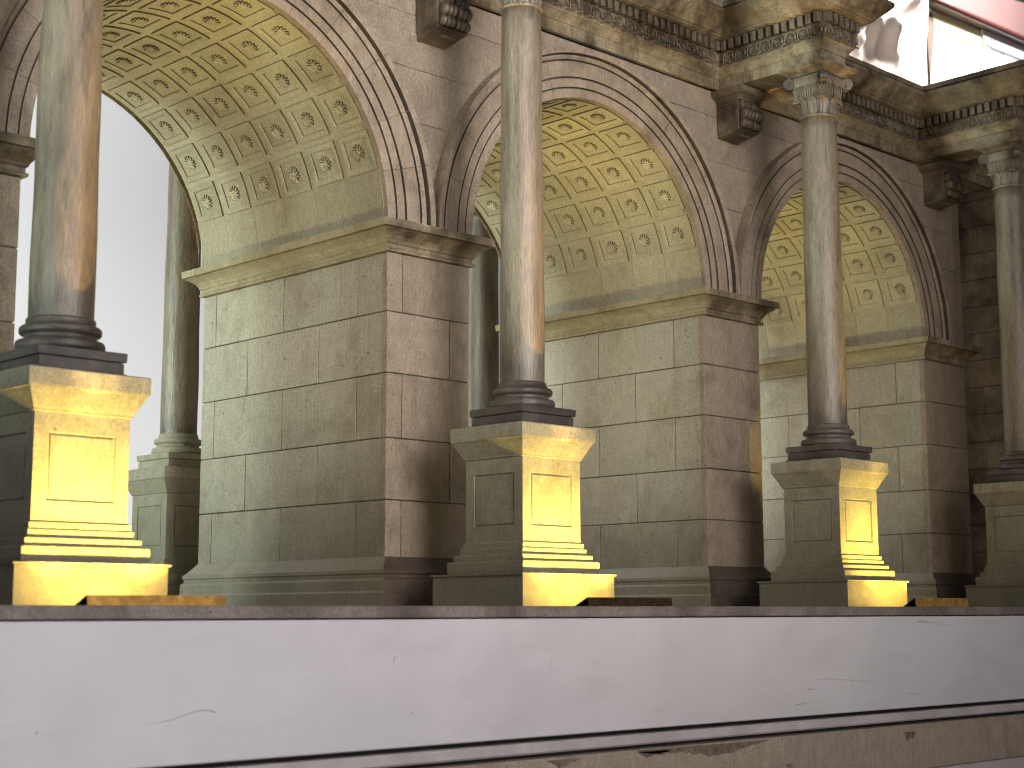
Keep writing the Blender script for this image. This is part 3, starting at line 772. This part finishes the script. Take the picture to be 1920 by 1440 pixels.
def make_column(x, y, r, label, group, bm='base'):
    t = thing('column', label, 'column', (x, y, G), group)
    ped = sq_sweep(PED).obj('pedestal', 'ped', t)
    die = die_mesh().obj('die', 'ped', ped)
    for q in range(4):
        p = panel_mesh().obj('panel', 'ped', ped); p.rotation_euler = (0, 0, q * PI / 2)
    sq_sweep(CAP).obj('pedestal_cap', 'ped', ped)
    base = sq_sweep(PLI).obj('column_base', bm, t)
    tor = [(0.0200, 0.1484), (0.0244, 0.1486), (0.0254, 0.1494), (0.0257, 0.1510), (0.0256, 0.1530), (0.0250, 0.1545), (0.0240, 0.1550), (0.0214, 0.1552), (0.0206, 0.1558), (0.0204, 0.1575), (0.0208, 0.1585),
           (0.0226, 0.1588), (0.0234, 0.1596), (0.0236, 0.1612), (0.0233, 0.1628), (0.0224, 0.1636), (0.0205, 0.1640), (0.0198, 0.1648)]
    k = r / 0.0184
    tor = [(a * (0.5 + 0.5 * k), z) for a, z in tor] + [(r * 1.06, 0.1668), (r * 1.055, 0.1682), (r * 0.95, 0.1690)]
    B().lathe(0, 0, tor, 56).obj('torus', bm, base, True)
    sh = []
    for i in range(25):
        f = i / 24; z = 0.1685 + (0.4640 - 0.1685) * f
        rr = r * (1 - 0.10 * f ** 1.4) + 0.0002 * math.sin(z * 61 + x * 30)
        sh.append((rr, z))
    B().lathe(0, 0, sh, 64, 0.006).obj('shaft', 'shaft', t, True)
    rt_ = r * 0.90
    cp = [(rt_, 0.4640), (rt_ + 0.0014, 0.4643), (rt_ + 0.0020, 0.4655), (rt_ + 0.0014, 0.4667), (rt_ - 0.0002, 0.4670), (rt_ - 0.0006, 0.4720), (rt_ - 0.0002, 0.4790), (rt_ + 0.0008, 0.4830)]
    cap = B().lathe(0, 0, cp, 48).obj('capital', 'shaft', t, True)
    lf = leaf_mesh().obj('leaf', 'shaft', cap)
    for q in range(10):
        o = lf if q == 0 else inst(lf, cap)
        a = q * PI / 5; rr = rt_ - 0.0006
        o.location = (rr * math.sin(a), -rr * math.cos(a), 0.4672); o.rotation_euler = (0, 0, a)
    bell = sq_sweep([(0.0150, 0.4800), (0.0166, 0.4803), (0.0170, 0.4815), (0.0160, 0.4835), (0.0164, 0.4900), (0.0172, 0.4960), (0.0184, 0.5000), (0.0186, 0.5030), (0.0176, 0.5035), (0.0176, 0.5052), (0.010, 0.5053)]).obj('bell', 'shaft', cap)
    for q in range(4):
        b = B()
        for i in range(11):
            u = -0.0140 + 0.0028 * i
            b.tube([(u, -0.0163, 0.4838), (u, -0.0168, 0.4900), (u * 1.03, -0.0176, 0.4958)], 0.00075, 5)
        o = b.obj('fluting', 'shaft', cap, True); o.rotation_euler = (0, 0, q * PI / 2)
    vm = volute_mesh().obj('volute', 'console', cap)
    for q in range(4):
        o = vm if q == 0 else inst(vm, cap)
        a = PI / 4 + q * PI / 2; o.location = (0.0278 * math.cos(a), 0.0278 * math.sin(a), 0.4990); o.rotation_euler = (0, 0, a)
    sq_sweep([(0.0150, 0.5054), (0.0195, 0.5056), (0.0198, 0.5068), (0.0215, 0.5085), (0.0245, 0.5102), (0.0262, 0.5108), (0.0265, 0.5116), (0.0272, 0.5118), (0.0272, 0.5145), (0.002, 0.5147)]).obj('abacus', 'trim', cap)
    return t
front_labels = ['blurred smooth column nearest the camera, on the brightest yellow-lit pedestal at the left edge',
                'dark stained column before the middle pier, on a half-lit pedestal in the centre of the row',
                'column with its leafy capital and corner scrolls in full view, on a yellow-lit pedestal right of centre',
                'farthest column of the front row, cut by the right edge, on an unlit pedestal by the dark wall']
for x, r, lb in zip(col_x, col_r, front_labels): make_column(x, CY, r, lb, 'free-standing columns in front of the piers')
make_column(0.4445, D + 0.1075, 0.0180, 'pale green-lit rear column seen through the left arch, its pedestal half hidden by the pier', 'free-standing columns behind the arcade', 'ped')
make_column(0.8660, D + 0.1200, 0.0180, 'pale green-lit rear column seen as a strip between the first full pier and the dark stained column', 'free-standing columns behind the arcade', 'ped')

# ------------------------------------------------------------------ floor lamps: wedge-shaped strip lights
def strip_lamp(x0, x1, y, h, label, amber_front, power, n=5, aim=None):
    t = thing('strip_light', label, 'strip light', ((x0 + x1) / 2, y, G), 'yellow strip lights in front of the pedestals')
    L = (x1 - x0) / 2; th = 0.0008; dpt = 0.014
    # tent: front plate near-vertical, rear plate sloping down towards the pedestal
    vs = [(-L, 0, 0), (-L, 0.0008, h), (-L, 0.0016, h), (-L, 0.0010, 0), (L, 0, 0), (L, 0.0008, h), (L, 0.0016, h), (L, 0.0010, 0)]
    fs = [(0, 4, 5, 1), (1, 5, 6, 2), (2, 6, 7, 3), (3, 7, 4, 0), (0, 1, 2, 3), (4, 7, 6, 5)]
    B().add(vs, fs).obj('front_plate', 'amber' if amber_front else 'metal', t)
    vs = [(-L, 0.0017, h), (-L, dpt, 0), (-L, dpt - 0.001, 0), (-L, 0.0017, h - 0.0011), (L, 0.0017, h), (L, dpt, 0), (L, dpt - 0.001, 0), (L, 0.0017, h - 0.0011)]
    fs = [(0, 4, 5, 1), (1, 5, 6, 2), (2, 6, 7, 3), (3, 7, 4, 0), (0, 1, 2, 3), (4, 7, 6, 5)]
    B().add(vs, fs).obj('rear_plate', 'metal', t)
    for i in range(n):
        u = (-L + 2 * L * (i + 0.5) / n) * 0.55 - 0.010
        yy, zz = 0.0017 + (dpt - 0.0017) * 0.45, h * 0.55
        nrm = Vector((0, h, dpt - 0.0017)).normalized()
        l = B().box(u - 0.0022, u + 0.0022, yy - 0.0012, yy + 0.0012, zz, zz + 0.0006).obj('led', 'led', t)
        lt = bpy.data.lights.new('led_light', 'AREA'); lt.energy = power / n; lt.size = 0.004; lt.color = (1.0, 0.67, 0.12); lt.spread = R(170)
        o = bpy.data.objects.new('led_light', lt); COL.objects.link(o); o.parent = t
        o.location = (u, yy + 0.0008, zz + 0.0018)
        o.rotation_euler = Vector((0, 0.52, 0.85)).to_track_quat('-Z', 'Y').to_euler()
        if i == 2:   # beam added at the middle LED to light the column shaft above the cap
            lt4 = bpy.data.lights.new('added_beam', 'AREA'); lt4.energy = power * 0.14; lt4.size = 0.003; lt4.color = (1.0, 0.60, 0.20); lt4.spread = R(24)
            o4 = bpy.data.objects.new('added_beam', lt4); COL.objects.link(o4); o4.parent = t
            o4.location = (u, yy + 0.0006, zz + 0.0022); o4.rotation_euler = Vector((0, 0.080, 0.36)).to_track_quat('-Z', 'Y').to_euler()
        if i % 2 == 0:
            lt2 = bpy.data.lights.new('added_beam', 'AREA'); lt2.energy = power * 0.16 * (0.7, 1.0, 1.1, 1.0, 0.8)[i]; lt2.size = 0.004; lt2.color = (1.0, 0.74, 0.13); lt2.spread = R(52)
            o2 = bpy.data.objects.new('added_beam', lt2); COL.objects.link(o2); o2.parent = t
            o2.location = (u, yy + 0.0010, zz + 0.0020)
            o2.rotation_euler = Vector(((-0.22, 0, 0.0, 0, 0.22)[i], 0.80, (0.66, 0, 0.86, 0, 0.60)[i])).to_track_quat('-Z', 'Y').to_euler()
    if aim:   # beam added at the right end, without an LED, to brighten the vault
        lt3 = bpy.data.lights.new('added_beam', 'AREA'); lt3.energy = aim[3]; lt3.size = 0.004; lt3.color = (1.0, 0.78, 0.16); lt3.spread = R(30)
        o3 = bpy.data.objects.new('added_beam', lt3); COL.objects.link(o3); o3.parent = t
        o3.location = (L * 0.92, 0.008, h + 0.001)
        o3.rotation_euler = (Vector(aim[:3]) - Vector(((x0 + x1) / 2 + L * 0.92, y + 0.008, G + h))).to_track_quat('-Z', 'Y').to_euler()
    # end cheek
    e = B().add([(L, 0.0016, 0.0002), (L, 0.0016, h - 0.001), (L, dpt - 0.001, 0.0002), (L - 0.0006, 0.0016, 0.0002), (L - 0.0006, 0.0016, h - 0.001), (L - 0.0006, dpt - 0.001, 0.0002)],
                [(0, 1, 2), (3, 5, 4), (0, 3, 4, 1), (1, 4, 5, 2), (2, 5, 3, 0)]); e.obj('end_cap', 'metal', t)
    return t
PW = 0.30
strip_lamp(0.0265, 0.1130, -0.206, 0.0055, 'blurred brass strip light on the board below the leftmost pedestal', True, PW * 1.1, aim=(0.29, 0.02, 0.462, 0.028))
strip_lamp(0.4120, 0.5010, -0.206, 0.0062, 'dark metal strip light on the board below the central column', False, PW, aim=(0.715, 0.07, 0.452, 0.046))
strip_lamp(0.8310, 0.9190, -0.206, 0.0078, 'glowing gold strip light on the board right of the third pedestal', True, PW * 0.8, aim=(1.12, 0.15, 0.445, 0.036))
# inner strips at the foot of each arch that light the opposite jamb and the vault
for ai, (xa, xb) in enumerate(pier_x[:3]):
    t = thing('floor_light_bar', ['low light bar inside the left arch, at the foot of its pier', 'low light bar inside the middle arch, at the foot of its pier', 'low light bar inside the far arch, at the foot of its pier'][ai], 'light bar', (xb + 0.026, D / 2, G), 'light bars inside the arches')
    B().box(-0.003, 0.003, -0.10, 0.10, 0, 0.0022, 0.0003).obj('housing', 'metal', t)
    lt = bpy.data.lights.new('bar_light', 'AREA'); lt.shape = 'RECTANGLE'; lt.size = 0.006; lt.size_y = 0.17; lt.energy = 2.0; lt.color = (1.0, 0.90, 0.54); lt.spread = R(120)
    o = bpy.data.objects.new('bar_light', lt); COL.objects.link(o); o.parent = t; o.location = (0, 0.022, 0.0030)
    o.rotation_euler = Vector((0.38, 0, 0.925)).to_track_quat('-Z', 'Y').to_euler()

# ------------------------------------------------------------------ background
bw = B().box(-6, 9, 2.6, 2.7, -1.5, 4.0).obj('back_wall', 'wall'); tag(bw, kind='structure')
fl = B().box(-6, 9, -5, 2.7, -1.0, -0.95).obj('floor', 'strip'); tag(fl, kind='structure')
area("wall_fill", (0.4, 1.0, 1.6), (1.2, 2.6, 0.3), 0.9, 44, (0.99, 1.0, 0.985))  # added light that brightens the back wall
# beam, panels and sheet over the far end, all hanging in one vertical plane under the beam
ZB = 1.05
A_ = at(1738, 0, Z=ZB); C_ = at(1925, 78, Z=ZB)
ud = Vector((C_.x - A_.x, C_.y - A_.y, 0)).normalized(); un_ = Vector((ud.y, -ud.x, 0))
if un_.dot(fw) > 0: un_ = -un_     # towards the camera
def onp(px, py, off=0.0):
    d = ray(px, py); q = A_ + un_ * off
    t = (q - CAM).dot(un_) / d.dot(un_); return CAM + d * t
def slab_px(name, pts, th, off, mt, parent=None):
    P = [onp(x, y, off) for x, y in pts]; n = len(P)
    vs = P + [p - un_ * th for p in P]
    fs = [tuple(range(n)), tuple(reversed(range(n, 2 * n)))] + [(i, n + i, n + (i + 1) % n, (i + 1) % n) for i in range(n)]
    return mesh(name, vs, fs, mt, parent)
bm = slab_px('beam', [(1560, -85), (1738, 0), (1925, 78), (2100, 151), (2100, 60), (1875, -8), (1640, -115)], 0.05, 0.02, 'maroon')
tag(bm, 'maroon painted beam running across the top right corner', 'beam')
P0, P1 = onp(1560, -85, 0.03), onp(2100, 153, 0.03)
b = B().tube([P0, (P0 + P1) / 2, P1], 0.006, 14); lip = b.obj('lip', 'maroon_d', bm, True)
cr = slab_px('cream_board', [(1738, 2), (1841, 42), (1850, 220), (1744, 220)], 0.01, 0.0, 'cream')
tag(cr, 'brightly lit cream board hanging under the maroon beam beside the white sheet', 'board')
sg = slab_px('paper_sign', [(1843, 43), (2060, 128), (2060, 260), (1852, 220)], 0.004, 0.004, 'sign')
tag(sg, 'white sign with faint grey lines and a cyan corner under the maroon beam', 'sign')
def ink(pts, mt='ink', nm='print'): 
    slab_px(nm, pts, 0.001, 0.0052, mt, sg)
rnd = random.Random(4)
for (x0, y0, x1, y1, h) in ((1856, 71, 1884, 83, 4.0), (1857, 89, 1883, 100, 3.0), (1851, 98, 1884, 111, 3.0)):
    x = x0
    while x < x1:
        wv = rnd.uniform(1.6, 3.4); t = (x - x0) / (x1 - x0); y = y0 + (y1 - y0) * t; s = (y1 - y0) / (x1 - x0)
        ink([(x, y), (x + wv, y + wv * s), (x + wv, y + h + wv * s), (x, y + h)], nm='letter'); x += wv + 1.1
ink([(1863, 92), (1864, 92), (1864, 108), (1863, 108)]); ink([(1876, 97), (1877, 97), (1877, 111), (1876, 111)])
ink([(1871, 112), (1873, 112), (1873, 121), (1871, 120)])
ink([(1853, 113), (1873, 128), (1853, 138)], 'cyan', 'cyan_triangle')
gp = slab_px('dark_curtain_edge', [(1739, 6), (1746, 22), (1751, 40), (1751, 70), (1749, 100), (1746, 135), (1745, 158), (1743, 130), (1740, 90), (1738, 55)], 0.006, 0.012, 'gap')
tag(gp, 'narrow dark brown fabric fold between the crumpled sheet and the cream board', 'fabric')
# crumpled sheet
nx, ny = 70, 60; vs = []
P00 = onp(1540, -60, 0.05); 
rnd = random.Random(12); folds = []
for i in range(26): folds.append((rnd.uniform(0, 1), rnd.uniform(0, 1), rnd.uniform(0, PI), rnd.uniform(0.03, 0.10), rnd.uniform(0.008, 0.026)))
for j in range(ny + 1):
    for i in range(nx + 1):
        u, v = i / nx, j / ny
        edge = 0.0 + 2.0 * math.sin(v * 9)
        p = onp(1540 + (199 + edge - 0) * u, -60 + 300 * v, 0.03)
        h = 0
        for (a, bb, th, sg_, am) in folds:
            dx, dy = u - a, v - bb; q = dx * math.cos(th) + dy * math.sin(th); s2 = -dx * math.sin(th) + dy * math.cos(th)
            h += am * math.exp(-abs(q) / sg_) * math.exp(-(s2 / 0.35) ** 2) * min(1, (1 - u) * 4)
        vs.append(p + un_ * h)
fs = [(j * (nx + 1) + i, j * (nx + 1) + i + 1, (j + 1) * (nx + 1) + i + 1, (j + 1) * (nx + 1) + i) for j in range(ny) for i in range(nx)]
n = len(vs); vs += [v - un_ * 0.001 for v in vs[:n]]
fs += [tuple(q + n for q in reversed(f)) for f in fs[:]]
sh = mesh('plastic_sheet', vs, fs, 'sheet', None, True)
tag(sh, 'crumpled white plastic sheet hanging behind the cornice near the maroon beam', 'plastic sheet')
tc = onp(1760, 60)
area("panel_fill", tuple(tc + un_ * 0.5 + Vector((0.1, 0, 0.5))), tuple(tc), 0.25, 12, (1.0, 0.98, 0.92), spread=70)  # added light that brightens the hanging boards and sheet
